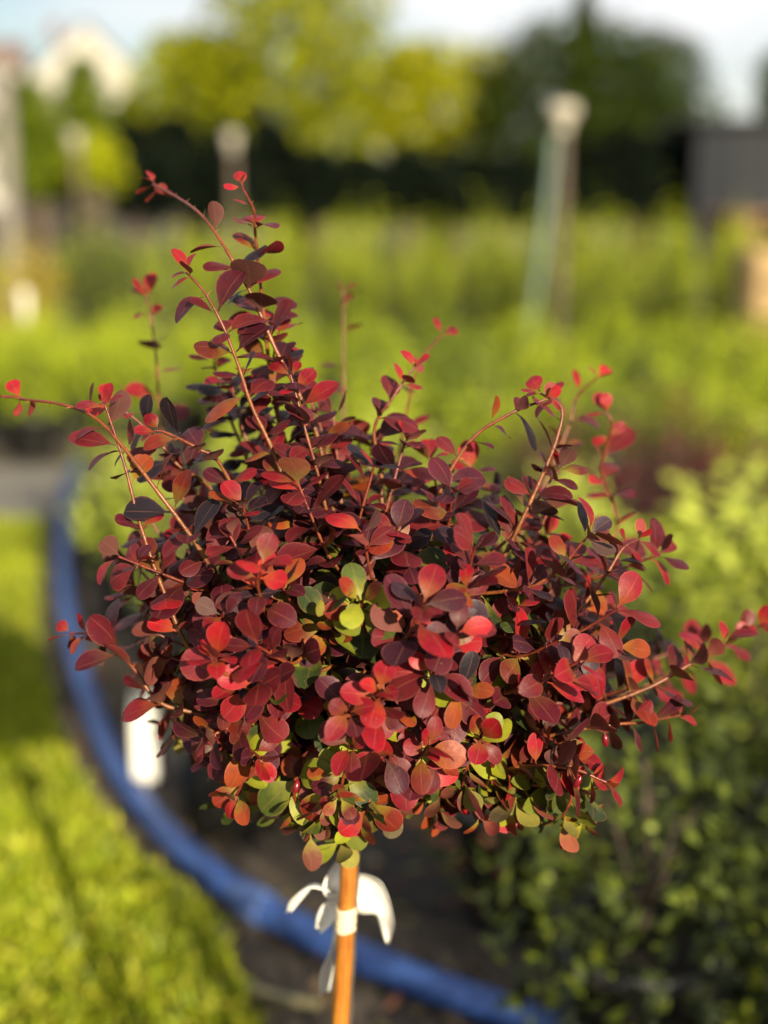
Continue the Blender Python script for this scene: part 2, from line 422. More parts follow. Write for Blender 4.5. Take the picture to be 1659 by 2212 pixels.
MM = YC / cp / F                                  # about one picture pixel at the bush, in metres
CEN = at(800, 1375, YC)
RX, RY, RZ = 0.137, 0.108, 0.098
TOP = at(762, 1790, YC + 0.012)                   # where the crown is grafted on the stem

shoots = []                                       # (points, r0, r1, leaf start 0..1, style)
def add_shoot(pts, r0, r1, start, style, spacing=0.0125, k=(2, 4), size=0.0175):
    shoots.append(dict(p=pts, r0=r0 * .72, r1=r1 * .72, start=start, style=style, sp=spacing, k=k, size=size * 1.42))

# long shoots that leave the ball; (x, y) as seen, depth behind the bush's middle in metres
LONG = [
 ([(760,1500,.0),(735,1200,-.01),(690,960,-.01),(650,860,-.01),(598,760,-.01),(545,640,-.005),(492,545,.0),(442,472,.015),(392,432,.04),(330,398,.075)], .0023, .0009, .35, 'tall', .0118, (1,3), .0165, .84),
 ([(700,1400,.03),(640,1100,.03),(590,850,.03),(572,700,.025),(560,590,.02),(551,500,.015),(549,455,.01),(522,402,.005)], .0021, .0008, .38, 'tall', .0125, (1,3), .0155, 1.1),
 ([(720,1450,-.02),(640,1120,-.03),(590,975,-.03),(545,880,-.03),(515,790,-.03),(482,705,-.03),(442,632,-.025),(402,588,-.02)], .0021, .0008, .3, 'tall', .0118, (1,3), .0165, 1.1),
 ([(720,1450,.02),(600,1150,.04),(520,960,.05),(478,850,.055),(462,780,.055)], .002, .001, .4, 'dark', .0115, (2,4), .016, 1.1),
 ([(690,1550,-.02),(520,1330,-.05),(420,1170,-.06),(335,1055,-.06),(268,968,-.05),(205,902,-.035),(130,873,-.02),(42,862,.0)], .0024, .0009, .22, 'tall', .014, (1,3), .0165, .86),
 ([(620,1600,-.02),(430,1430,-.06),(355,1280,-.06),(302,1130,-.055),(268,1000,-.05),(228,878,-.04)], .0024, .0009, .3, 'sparse', .020, (1,2), .0165, 1.1),
 ([(600,1250,.01),(460,1060,.01),(390,1010,.0),(330,940,.0),(285,900,.0),(240,872,.0)], .0018, .0008, .3, 'tall', .0125, (1,3), .014, 1.1),
 ([(560,1200,-.03),(480,1010,-.04),(430,970,-.045),(360,935,-.04),(335,930,-.04)], .0018, .0008, .3, 'tall', .012, (2,3), .015, 1.1),
 ([(750,1350,-.02),(700,1080,-.03),(660,930,-.03),(628,810,-.025)], .0018, .0009, .4, 'tall', .0105, (2,4), .0155, 1.1),
 ([(720,1300,.03),(655,1050,.03),(610,930,.03),(590,800,.03),(600,720,.03)], .0018, .0009, .4, 'dark', .011, (2,4), .0155, 1.1),
 ([(760,1300,.02),(720,1080,.02),(700,950,.02),(670,860,.02)], .0018, .0009, .4, 'tall', .0105, (2,4), .0155, 1.1),
 ([(640,1200,.02),(570,1030,.03),(525,930,.035),(500,830,.035)], .0018, .0009, .4, 'dark', .011, (2,4), .0155, 1.1),
 ([(520,1250,.10),(380,1050,.12),(348,900,.12),(340,800,.12),(328,700,.12),(317,640,.125)], .0018, .0007, .4, 'sparse', .017, (1,2), .016, 1.1),
 ([(950,1500,-.01),(1040,1300,-.02),(1110,1160,-.025),(1170,1030,-.02),(1205,940,-.015),(1212,880,-.01),(1165,848,-.005)], .0022, .0009, .3, 'tall', .0125, (1,3), .016, 1.1),
 ([(880,1400,-.01),(930,1120,-.02),(1010,960,-.02),(1100,895,-.02),(1180,862,-.015)], .002, .0009, .35, 'tall', .0125, (1,3), .015, 1.1),
 ([(1050,1500,.06),(1220,1300,.08),(1330,1150,.09),(1300,1020,.09),(1322,920,.08),(1308,890,.08)], .0022, .0008, .35, 'sparse', .016, (1,3), .0165, 1.1),
 ([(1000,1400,.07),(1150,1100,.09),(1225,930,.10),(1245,860,.105),(1290,815,.10)], .002, .0008, .45, 'sparse', .02, (1,2), .0165, 1.1),
 ([(960,1600,-.02),(1130,1430,-.04),(1240,1330,-.04),(1310,1240,-.035),(1345,1185,-.03),(1380,1165,-.03)], .0022, .0009, .3, 'tall', .0115, (2,4), .016, 1.1),
 ([(900,1650,-.01),(1200,1555,-.03),(1390,1490,-.03),(1490,1435,-.02),(1565,1392,-.01)], .0024, .0009, .3, 'flat', .012, (2,3), .0165, 1.1),
 ([(900,1680,-.02),(1150,1600,-.05),(1300,1568,-.055),(1390,1560,-.045),(1470,1545,-.03)], .0022, .0007, .3, 'tall', .0125, (2,3), .016, 1.1),
 ([(900,1650,.03),(1250,1480,.06),(1420,1420,.07),(1500,1395,.07)], .002, .0009, .35, 'dark', .0115, (2,4), .017, 1.1),
 ([(700,1700,-.01),(480,1560,-.04),(350,1520,-.05),(285,1440,-.045),(215,1375,-.03),(150,1368,-.015)], .0022, .0009, .3, 'tall', .0125, (2,3), .0165, 1.1),
 ([(810,1350,.0),(825,1050,.01),(808,930,.01),(846,862,.01),(893,795,.015)], .002, .0008, .3, 'tall', .012, (1,3), .0155, 1.1),
 ([(830,1300,.06),(860,1000,.09),(900,800,.09),(955,722,.09)], .0016, .0007, .55, 'sparse', .021, (1,2), .0135, 1.1),
 ([(760,1300,.10),(745,1000,.15),(742,800,.17),(742,625,.18)], .0016, .0007, .5, 'sparse', .02, (1,2), .014, 1.1),
 ([(1000,1650,.06),(1400,1480,.09),(1560,1395,.07),(1638,1352,.03)], .0020, .0008, .62, 'sparse', .019, (1,2), .016, 1.1),
 ([(690,1550,-.04),(560,1500,-.10),(480,1450,-.125),(465,1420,-.13)], .002, .001, .35, 'front', .011, (2,4), .0165, 1.1),
 ([(800,1600,-.05),(815,1540,-.11),(820,1490,-.14)], .002, .001, .3, 'front', .010, (3,4), .0165, 1.1),
 ([(950,1560,-.05),(1150,1480,-.09),(1250,1430,-.11)], .002, .001, .35, 'front', .011, (2,3), .016, 1.1),
 ([(850,1650,-.05),(900,1640,-.10),(930,1610,-.125)], .002, .001, .35, 'front', .010, (3,4), .0165, 1.1),
 ([(620,1450,-.06),(560,1280,-.11),(565,1220,-.125)], .0018, .0009, .4, 'front', .011, (2,3), .016, 1.1),
 ([(900,1720,-.02),(1100,1660,-.07),(1230,1660,-.09),(1310,1690,-.095)], .002, .001, .4, 'front', .010, (3,4), .016, 1.1),
]
for P, r0, r1, st, sty, spc, k, size, stop in LONG:
    add_shoot(catmull([TOP] + [at(x, y, YC + dz) for x, y, dz in [(x, y, dz * (.78 if dz < 0 else 1)) for x, y, dz in P]], 7), r0, r1, st, sty, spc, k, size)
    shoots[-1]['stop'] = stop
for x, y, dz in [(672, 1800, -.05), (735, 1815, -.045), (640, 1750, -.06), (700, 1760, -.07), (610, 1730, -.03), (560, 1720, -.01), (770, 1770, -.06), (860, 1740, -.05),
                 (945, 1745, -.05), (1105, 1740, -.05), (1215, 1770, -.06), (1260, 1775, -.05), (1000, 1700, -.06), (780, 1300, -.085), (710, 1330, -.08)]:
    t_ = at(x, y, YC + dz)
    if y < 1500: add_shoot(catmull([TOP, CEN, t_ + Vector((0, .03, -.02)), t_], 6), .0018, .001, .6, 'low', .010, (3, 4), .0175)
    else: add_shoot(catmull([TOP, t_.lerp(TOP, .5) + Vector((0, 0, .02)), t_ + Vector((0, .0, .018)), t_], 6), .0018, .001, .5, 'low', .010, (2, 4), .0165)
    shoots[-1]['stop'] = 1.1
# the ball itself
NB = 135
for i in range(NB):
    z = 1 - 2 * (i + .5) / NB; w = i * 2.399963 + rng.uniform(-.25, .25); r = math.sqrt(1 - z * z)
    dv = Vector((r * math.cos(w), r * math.sin(w), z))
    if z < -0.93: continue
    if dv.y > 0.35 and rng.random() < 0.35: continue
    k = rng.uniform(0.82, 1.06)
    if z > 0.25: k *= rng.uniform(0.9, 1.22)
    tgt = CEN + Vector((dv.x * RX, dv.y * RY, dv.z * RZ)) * k
    if z < -0.2: tgt.z -= 0.004
    mid = CEN + Vector((dv.x * RX * .42, dv.y * RY * .42, dv.z * RZ * .42 - .012)) + Vector((rng.gauss(0, .01), rng.gauss(0, .01), rng.gauss(0, .008)))
    up = Vector((0, 0, 0.022 if z > -0.3 else -0.002))
    m2 = mid.lerp(tgt, .62) + Vector((rng.gauss(0, .006), rng.gauss(0, .006), 0)) - up * .3
    base = TOP + Vector((rng.gauss(0, .006), rng.gauss(0, .006), rng.uniform(0, .03)))
    add_shoot(catmull([base, mid, m2, tgt], 6), rng.uniform(.0016, .0022), .0009, 0.34, 'ball', rng.uniform(.0105, .0135), (2, 4), rng.uniform(.0155, .0185))
    shoots[-1]['stop'] = 1.1

# leaf blades: obovate, 9 rows, 3 across
def leaf_variant(seed):
    q = random.Random(seed); us = [0, .12, .24, .38, .52, .66, .79, .90, .965, 1.0]
    wid = [.020, .032, .135, .238, .300, .318, .285, .208, .122, 0]
    wk = q.uniform(.86, 1.1); fold = q.choice((-1, 1, 1)) * q.uniform(.12, .42); arch = q.uniform(-.42, .16); tw = q.uniform(-.22, .22); sk = q.uniform(-.04, .04)
    wave = q.uniform(0, .02); ph = q.uniform(0, 6)
    V = []; UV = []; Fc = []
    for i, (u, w) in enumerate(zip(us, wid)):
        w *= wk * 1.04
        zc = arch * (u * u) + .05 * math.sin(u * 3)
        off = sk * math.sin(u * math.pi)
        if i < len(us) - 1:
            for j in (-1, 0, 1):
                y = j * w; zz = zc + abs(j) * w * fold + tw * u * y + (wave * math.sin(u * 9 + ph + j) if j else 0)
                V.append((u * (1 - .12 * abs(arch)), y + off, zz)); UV.append((u, .5 + .5 * j))
        else:
            V.append((u * (1 - .12 * abs(arch)), off, zc)); UV.append((1.0, .5 + .5 * .95))
    n = len(us) - 1
    for i in range(n - 1):
        for j in range(2):
            a = i * 3 + j; Fc += [(a, a + 3, a + 4), (a, a + 4, a + 1)]
    a = (n - 1) * 3; t_ = n * 3; Fc += [(a, t_, a + 1), (a + 1, t_, a + 2)]
    return np.array(V), np.array(UV), np.array(Fc)
VARS = [leaf_variant(s) for s in range(12)]
VMESH = [np_mesh('leaf', v, f, M_LEAF_O, None, uv) for v, uv, f in VARS]

MAROON = [(.105, .0085, .014), (.080, .0075, .014), (.135, .010, .014), (.062, .008, .017)]
RED = [(.25, .006, .015), (.19, .006, .013), (.30, .009, .015)]
RUST = [(.17, .018, .009), (.24, .042, .011), (.13, .020, .012)]
GREEN = [(.15, .17, .014), (.060, .078, .012), (.24, .25, .016), (.035, .05, .012)]
DARK = [(.030, .012, .020), (.020, .014, .020), (.045, .008, .016)]
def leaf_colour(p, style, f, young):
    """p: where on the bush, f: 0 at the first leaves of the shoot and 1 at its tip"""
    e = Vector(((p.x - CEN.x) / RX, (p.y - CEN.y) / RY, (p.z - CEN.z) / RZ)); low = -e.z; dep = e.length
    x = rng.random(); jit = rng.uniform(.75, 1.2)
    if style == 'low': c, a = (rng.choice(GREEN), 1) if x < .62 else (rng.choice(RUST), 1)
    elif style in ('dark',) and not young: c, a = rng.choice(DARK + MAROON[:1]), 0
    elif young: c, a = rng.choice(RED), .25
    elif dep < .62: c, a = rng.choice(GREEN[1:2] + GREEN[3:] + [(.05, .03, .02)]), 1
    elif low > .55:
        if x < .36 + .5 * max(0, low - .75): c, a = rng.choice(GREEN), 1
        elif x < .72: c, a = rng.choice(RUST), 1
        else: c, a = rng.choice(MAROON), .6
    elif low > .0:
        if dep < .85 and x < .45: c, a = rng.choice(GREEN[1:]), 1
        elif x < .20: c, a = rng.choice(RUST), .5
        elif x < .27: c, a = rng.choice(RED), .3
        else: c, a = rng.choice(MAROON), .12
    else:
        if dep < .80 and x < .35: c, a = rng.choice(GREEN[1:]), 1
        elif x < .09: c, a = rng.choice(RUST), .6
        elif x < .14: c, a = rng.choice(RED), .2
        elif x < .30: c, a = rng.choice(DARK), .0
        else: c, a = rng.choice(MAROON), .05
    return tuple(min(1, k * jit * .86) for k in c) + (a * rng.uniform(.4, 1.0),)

leaves = []                                       # (shoot, matrix, variant, colour)
UP = Vector((0, 0, 1))
for si, S in enumerate(shoots):
    p = S['p']; seg = [(p[i + 1] - p[i]).length for i in range(len(p) - 1)]; tot = sum(seg)
    s_ = tot * S['start']; ang = rng.uniform(0, 6.28); nodes = []
    while s_ < tot:
        acc = 0
        for i, l in enumerate(seg):
            if acc + l >= s_: break
            acc += l
        q = p[i].lerp(p[i + 1], (s_ - acc) / max(l, 1e-6)); nodes.append((q, (p[i + 1] - p[i]).normalized(), s_ / tot))
        s_ += S['sp'] * rng.uniform(.8, 1.25)
    nodes.append((p[-1], (p[-1] - p[-2]).normalized(), 1.0))
    S['nodes'] = nodes
    for ni, (q, t, fr) in enumerate(nodes):
        if fr > S['stop'] and fr < .97: continue
        f = (fr - S['start']) / (1 - S['start']); last = len(nodes) - 1 - ni
        if (Vector(((q.x - CEN.x) / RX, (q.y - CEN.y) / RY, (q.z - CEN.z) / RZ))).length < .30: continue
        ang += 2.4 + rng.uniform(-.3, .3)
        k = rng.randint(*S['k'])
        if S['style'] == 'tall' and f < .55: k += 1
        if last == 0: k = 3
        u_ = t.orthogonal().normalized(); v_ = t.cross(u_)
        for j in range(k):
            a = ang + j * 6.2832 / k + rng.uniform(-.45, .45)
            rad = u_ * math.cos(a) + v_ * math.sin(a)
            op = R(rng.uniform(48, 82)) if last > 0 else R(rng.uniform(25, 60))
            dv = (t * math.cos(op) + rad * math.sin(op)).normalized()
            size = S['size'] * rng.uniform(.62, 1.12)
            if j >= 2: size *= .85
            if last <= 1: size *= (.62 if S['style'] in ('tall', 'sparse') else .8)
            nm = t * 1.0 + UP * .35 + to_sun * .30 + Vector((rng.gauss(0, .28), rng.gauss(0, .28), rng.gauss(0, .28)))
            if S['style'] in ('tall', 'flat', 'sparse'): nm += UP * .15 + to_sun * .55
            nm = (nm - dv * nm.dot(dv)).normalized()
            if rng.random() < .04: nm = -nm
            sd = nm.cross(dv)
            M = Matrix((( dv.x, sd.x, nm.x, 0), (dv.y, sd.y, nm.y, 0), (dv.z, sd.z, nm.z, 0), (0, 0, 0, 1)))
            M = M @ Matrix.Diagonal((size, size * rng.uniform(.9, 1.12), size, 1)); M.translation = q + rad * .0012
            young = (last <= 1 and S['style'] != 'ball') or (last == 0 and rng.random() < .28) or (S['style'] in ('front', 'sparse') and rng.random() < .28)
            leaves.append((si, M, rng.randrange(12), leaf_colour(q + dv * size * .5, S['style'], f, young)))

# which leaves show largest: rays from the lens to points of each leaf
allv = []; allf = []; owner = []; bidx = 0
for li, (si, M, vi, c) in enumerate(leaves):
    v, uv, fc = VARS[vi]; m = np.array(M); w = v @ m[:3, :3].T + m[:3, 3]
    allv.append(w); allf.append(fc + bidx); owner += [li] * len(fc); bidx += len(v)
AV = np.concatenate(allv); AF = np.concatenate(allf)
bvh = BVHTree.FromPolygons(AV.tolist(), AF.tolist())
eye = Vector((0, 0, CAM_H)); score = []
for li, (si, M, vi, c) in enumerate(leaves):
    w = allv[li]; vis = 0
    for k_ in (4, 10, 13, 16, 12, 14, 19, 22):
        pt = Vector(w[k_]) * .9 + Vector(w[13]) * .1
        dr = pt - eye; hit = bvh.ray_cast(eye, dr.normalized())
        if hit[0] is not None and owner[hit[2]] == li: vis += 1
    nm = M.to_3x3().col[2].normalized(); dd = Vector(w[13]) - eye
    area = abs(nm.dot(dd.normalized())) * M.to_3x3().col[0].length ** 2 / dd.length_squared
    score.append((vis + .01) * (area + 1e-6))
order = sorted(range(len(leaves)), key=lambda i: -score[i]); chosen = set(order[:300])

# shoots, each a part; its leaves below it
def shoot_mesh(S):
    p = S['p']; n = len(p); vs = []; fs = []; cs = []; K = 6
    a = (p[1] - p[0]).orthogonal().normalized()
    for i, q in enumerate(p):
        t = (p[min(i + 1, n - 1)] - p[max(i - 1, 0)]).normalized(); a = (a - t * a.dot(t)).normalized(); b_ = t.cross(a)
        f = i / (n - 1); r = S['r0'] * (1 - f) + S['r1'] * f; r *= 1 + .15 * math.sin(i * 2.6)
        c0, c1, c2 = Vector((.10, .05, .014)), Vector((.26, .085, .018)), Vector((.20, .024, .016))
        c = c0.lerp(c1, min(1, f * 2.0)) if f < .5 else c1.lerp(c2, (f - .5) * 2)
        for k in range(K):
            w = k * 6.2832 / K; vs.append(q + (a * math.cos(w) + b_ * math.sin(w)) * r - ROOT); cs.append((*(c * .75), 1))
    for i in range(n - 1):
        for k in range(K):
            a0 = i * K + k; a1 = i * K + (k + 1) % K; fs += [(a0, a1, a1 + K), (a0, a1 + K, a0 + K)]
    for q, t, fr in S['nodes']:                   # a swelling and a spine at every node
        b0 = len(vs); r = .0019 if S['style'] != 'ball' else .0017
        side = (t.orthogonal() + Vector((rng.gauss(0, .6), rng.gauss(0, .6), rng.gauss(0, .6)))); side = (side - t * side.dot(t)).normalized(); o2 = t.cross(side)
        if fr < .98:
            ln = rng.uniform(.002, .005)
            for w in (0, 2.1, 4.2):
                vs.append(q + (o2 * math.cos(w) + t * math.sin(w)) * .00035 - ROOT); cs.append((.42, .16, .05, 1))
            vs.append(q + side * ln + t * ln * .3 - ROOT); cs.append((.5, .2, .08, 1))
            fs += [(b0, b0 + 1, b0 + 3), (b0 + 1, b0 + 2, b0 + 3), (b0 + 2, b0, b0 + 3)]
    return np_mesh('shoot', np.array([tuple(v) for v in vs]), np.array(fs), M_SHOOT, np.array(cs))
shoot_obj = [link_mesh('shoot', shoot_mesh(S), bush) for S in shoots]
T_ROOT = Matrix.Translation(-ROOT)
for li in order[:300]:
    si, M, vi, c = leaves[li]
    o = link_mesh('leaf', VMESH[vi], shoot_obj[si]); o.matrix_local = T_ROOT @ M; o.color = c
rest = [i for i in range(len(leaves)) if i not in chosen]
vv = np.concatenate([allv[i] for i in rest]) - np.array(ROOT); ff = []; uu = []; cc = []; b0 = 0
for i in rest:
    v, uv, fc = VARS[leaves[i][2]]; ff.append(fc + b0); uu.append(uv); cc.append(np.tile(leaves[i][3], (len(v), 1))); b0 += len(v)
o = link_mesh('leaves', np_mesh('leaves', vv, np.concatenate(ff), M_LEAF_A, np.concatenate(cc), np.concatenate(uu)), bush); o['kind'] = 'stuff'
# bare stem
b = MB(); sp_ = catmull([ROOT, at(738, 2500, YC + .016), at(746, 2212, YC + .013), at(756, 2000, YC + .011), at(762, 1850, YC + .011), TOP], 6)
b.tube(rel(sp_, bush), [.0050 - .0012 * i / len(sp_) + .0004 * math.sin(i * 2.1) for i in range(len(sp_))], 10)
b.build('stem', M_WOODY, bush)
for x, y, dz, dx in [(803, 1782, -.005, 1), (1247, 1690, -.08, -1), (1308, 1600, -.06, 1), (640, 1700, -.07, 1), (985, 1735, -.05, 1)]:
    q = at(x, y, YC + dz); b = MB()
    b.lathe([(0.0003, .0046), (.0005, .0037), (.0012, .0032), (.0018, .0015), (.0019, 0), (.0016, -.002), (.0008, -.0032), (.0002, -.0035)], 10)
    o = b.build('berry', M_BERRY, bush, loc=q - ROOT); o.rotation_euler = (R(rng.uniform(-20, 20)), R(rng.uniform(-25, 25)), 0)

# pot that carries the bush
def pot(name, loc, rt, h, label, group=None, parent=None, top=True):
    o = empty(name, loc)
    b = MB(); b.lathe([(.0, .006), (rt * .76, .006), (rt * .76, 0.0), (rt * .78, 0), (rt * .97, h * .88), (rt * 1.04, h * .88), (rt * 1.05, h), (rt * .985, h), (rt * .97, h * .9), (rt * .95, h * .8)], 26)
    b.build('pot_wall', M_POT, o)
    b = MB(); b.lathe([(.0, h * .87), (rt * .4, h * .88), (rt * .96, h * .86)], 20); b.build('compost', M_POTSOIL, o)
    if top: tag(o, label, 'pot', group)
    return o
pot('plant_pot', (ROOT.x, ROOT.y, 0.004), .095, .16, 'black plastic pot holding the grafted barberry bush')

# ------------------------------------------------------------------ bamboo stake, tape and label
s_top = at(757, 1806, YC - .004); s_bot = at(735, 2212, YC - .008); s_dir = (s_top - s_bot).normalized()
s_base = s_bot - s_dir * ((s_bot.z - 0.10) / s_dir.z)
stake = empty('bamboo_stake', s_base)
b = MB(); Ls = (s_top - s_base).length; Q = s_dir.to_track_quat('Z', 'Y').to_matrix()
prof = [(.0, 0.0), (.0056, 0.0)]; zz = 0
while zz < Ls - .004:
    prof.append((.0056 - .0006 * zz / Ls, zz)); zz += .012
prof += [(.0050, Ls - .0008), (.0047, Ls), (.0033, Ls), (.0030, Ls - .001), (.0029, Ls - .02), (.0, Ls - .02)]
b.lathe(prof, 18); b.v = [tuple(Q @ Vector(p)) for p in b.v]; b.build('cane', M_BAMBOO, stake)
for zz in (Ls * .35, Ls * .66 - .062):
    b = MB(); b.lathe([(.0050, zz - .003), (.0061, zz - .0008), (.0061, zz + .0004), (.0052, zz + .0025)], 18); b.v = [tuple(Q @ Vector(p)) for p in b.v]
    b.build('node_ring', M_BAMBOO, stake)
tag(stake, 'orange brown bamboo stake supporting the bush stem', 'stake')
tp = empty('tape_band', at(747, 1984, YC - .006)); b = MB()
za = (at(747, 1958, YC).z - at(747, 2008, YC).z) / 2; prof = []
for i in range(9):
    z = -za + 2 * za * i / 8; prof.append((.0062 + .0003 * math.sin(i * 2.3), z))
b.lathe([(.0054, -za)] + prof + [(.0054, za)], 20)
vv_ = []
for i, p in enumerate(b.v):
    p = Vector(p); w = math.atan2(p.y, p.x); p.x *= 1 + .03 * math.sin(3 * w + p.z * 700); p.z += .0007 * math.sin(2 * w + 1); vv_.append(tuple(Q @ p))
b.v = vv_; b.build('tape_wrap', M_TAPE, tp); tag(tp, 'band of cream tape wrapped round the bamboo stake', 'tape')

def strip(pts, wv, n=8, m=6, cup=0.0, thick=.0005):
    """a bent band of plastic: centre points and half-width vectors"""
    c = catmull(pts, n); w = catmull(wv, n); b = MB(); K = len(c); V = []
    for side in (0, 1):
        for i in range(K):
            t = (c[min(i + 1, K - 1)] - c[max(i - 1, 0)]).normalized(); nn = t.cross(w[i]).normalized()
            f_ = i / (K - 1); taper = 1.0
            for j in range(m + 1):
                s = -1 + 2 * j / m
                V.append(c[i] + w[i] * s * taper + nn * (cup * (s * s - .4)) + nn * (thick * (side - .5)))
    S_ = K * (m + 1); Fc = []
    for i in range(K - 1):
        for j in range(m):
            a = i * (m + 1) + j; Fc.append((a, a + 1, a + m + 2, a + m + 1)); a += S_; Fc.append((a, a + m + 1, a + m + 2, a + 1))
    for i in range(K - 1):
        for j in (0, m):
            a = i * (m + 1) + j; Fc.append((a, a + m + 1, a + m + 1 + S_, a + S_))
    for i in (0, K - 1):
        for j in range(m):
            a = i * (m + 1) + j; Fc.append((a, a + 1, a + 1 + S_, a + S_))
    b.add(V, Fc); return b
def px(dx, dy, dz=0): return Vector((dx * MM, dz, -dy * MM))
lab = empty('plant_label', at(750, 1990, YC + .014))
def lp(x, y, dz): return at(x, y, YC + .014 + dz) - lab.location
TOPE = catmull([lp(752, 1884, .002), lp(795, 1889, -.002), lp(826, 1906, -.006), lp(843, 1946, -.007), lp(852, 1990, -.002), lp(848, 2014, .008), lp(841, 2038, .016)], 4)
BOTE = catmull([lp(752, 1964, .004), lp(784, 1972, .003), lp(800, 1972, .001), lp(811, 1973, .0), lp(817, 1980, .002), lp(826, 2008, .010), lp(836, 2038, .016)], 4)
b = strip([a_.lerp(c_, .5) for a_, c_ in zip(TOPE, BOTE)][::2], [(a_ - c_) * .5 for a_, c_ in zip(TOPE, BOTE)][::2], n=2, cup=.0015)
b.build('label_flap', M_TAG, lab)
b = strip([lp(732, 1862, .004), lp(722, 1890, .0), lp(716, 1920, -.002), lp(726, 1946, .0)],
          [px(7, 0), px(16, 2), px(20, 4), px(14, 2)], cup=.003); b.build('label_flap', M_TAG, lab)
b = strip([lp(735, 1935, .002), lp(704, 1920, -.002), lp(672, 1912, -.003), lp(642, 1938, .0), lp(622, 1970, .008)],
          [px(3, 12, .004), px(2, 16, .008), px(6, 15, .010), px(14, 10, .008), px(5, 4, .003)], cup=.001); b.build('label_flap', M_TAG, lab)
b = strip([lp(732, 1948, .002), lp(714, 1964, -.003), lp(700, 1986, .0), lp(688, 2010, .006)],
          [px(12, 10), px(17, 13), px(15, 13), px(6, 6)], cup=.0015); b.build('label_flap', M_TAG, lab)
b = strip([lp(728, 1985, .003), lp(722, 2030, .0), lp(713, 2062, .002), lp(706, 2095, .004), lp(704, 2145, .010)],
          [px(6, 1), px(5, 1), px(6, 1, .002), px(15, 4, .004), px(16, 8, .006)], cup=.001); b.build('label_flap', M_TAG, lab)
tag(lab, 'crumpled white plastic label tied behind the bamboo stake', 'label')

# ------------------------------------------------------------------ potted shrubs
def shrub_mesh(name, seed, h, r, nsh, leaf, per, palette, spread=.5, wl=.55, tipcol=None, flat=.0):
    g = np.random.default_rng(seed); pos = []; dr = []; sz = []; fr = []
    for i in range(nsh):
        a = g.uniform(0, 6.283); rr = r * math.sqrt(g.random()); hh = h * (1 - .45 * (rr / r) ** 2) * g.uniform(.75, 1.08)
        tip = np.array([rr * math.cos(a), rr * math.sin(a), hh]); bs = np.array([tip[0] * (1 - spread), tip[1] * (1 - spread), 0.02])
        mid = (tip + bs) / 2 + np.array([tip[0] * .15, tip[1] * .15, 0])
        for k in range(per):
            t = (k + g.random()) / per; t = .12 + .88 * t
            p = (1 - t) ** 2 * bs + 2 * t * (1 - t) * mid + t * t * tip
            ax = norm(((mid - bs) * (1 - t) + (tip - mid) * t)[None])[0]
            d_ = g.normal(size=3); d_ = d_ - ax * d_.dot(ax); d_ = d_ / np.linalg.norm(d_) + ax * g.uniform(.1, .9)
            pos.append(p); dr.append(d_); sz.append(leaf * g.uniform(.7, 1.2)); fr.append(t)
    pos = np.array(pos); dr = norm(np.array(dr)); n = len(pos)
    s_ = norm(np.cross(dr, np.array([0, 0, 1.0]) + .6 * rand_dirs(g, n)))
    c = pick(g, palette, n, .22); fr = np.array(fr)[:, None]
    if tipcol is not None: c = c * (1 - fr ** 3) + np.array(tipcol) * fr ** 3
    return mass(name, pos, dr, s_, np.array(sz), np.array(sz) * wl, c, M_FOL)
GRN = [(.09, .13, .013), (.13, .18, .015), (.06, .09, .012), (.19, .23, .018)]
YEL = [(.30, .37, .014), (.24, .31, .012), (.38, .43, .018), (.17, .23, .012)]
GLD = [(.52, .38, .015), (.42, .33, .015), (.58, .44, .03)]
RDD = [(.13, .022, .028), (.09, .018, .024), (.20, .035, .035), (.10, .06, .025)]
MIX = [(.10, .13, .022), (.15, .05, .03), (.2, .2, .04), (.07, .09, .02), (.24, .09, .05)]
kinds = {
 'box':   [shrub_mesh('foliage', 21 + i, .34, .12, 70, .019, 15, GRN, .6, .6, (.26, .27, .025)) for i in range(3)],
 'broad': [shrub_mesh('foliage', 31 + i, .36, .14, 46, .036, 11, YEL, .6, .62, (.46, .50, .07)) for i in range(3)],
 'red':   [shrub_mesh('foliage', 41 + i, .36, .13, 60, .019, 14, RDD, .6, .62) for i in range(2)],
 'mixed': [shrub_mesh('foliage', 51 + i, .32, .13, 60, .021, 14, MIX, .6, .6) for i in range(2)],
 'darkbox': [shrub_mesh('foliage', 65, .34, .13, 110, .02, 15, [(.05, .065, .012), (.075, .09, .013), (.035, .05, .011)], .7, .6, (.10, .115, .014))],
 'front': [shrub_mesh('foliage', 26 + i, .34, .16, 85, .021, 14, [(.022, .036, .012), (.03, .045, .013), (.018, .03, .012), (.26, .31, .022)], .35, .62, (.13, .16, .018)) for i in range(2)],  # mostly dark leaves, few bright: shade and sun flecks put into the colour
 'gold':  [shrub_mesh('foliage', 61 + i, .34, .16, 70, .024, 13, GLD, .6, .55) for i in range(1)],
 'hedge': [shrub_mesh('foliage', 71 + i, .42, .15, 90, .027, 13, YEL if i != 1 else GRN, .55, .55, (.42, .48, .016) if i != 1 else (.26, .32, .016)) for i in range(4)],
 'tallhedge': [shrub_mesh('foliage', 81 + i, .78, .15, 90, .030, 20, [(.05, .075, .012), (.08, .11, .013), (.12, .16, .014), (.2, .25, .014)], .45, .55, (.44, .49, .016)) for i in range(4)],  # dark base, bright tips: the row's shading put into the leaf colours
}
pot_protos = {}
def pot_mesh(rt, h):
    b = MB(); b.lathe([(.0, .006), (rt * .76, .006), (rt * .76, 0.0), (rt * .78, 0), (rt * .97, h * .88), (rt * 1.04, h * .88), (rt * 1.05, h), (rt * .985, h), (rt * .97, h * .9), (rt * .95, h * .8)], 20)
    o = b.build('pot', M_POT); me = o.data; bpy.data.objects.remove(o)
    b = MB(); b.lathe([(.0, h * .87), (rt * .4, h * .88), (rt * .96, h * .86)], 16); o = b.build('compost', M_POTSOIL); m2 = o.data; bpy.data.objects.remove(o)
    return me, m2
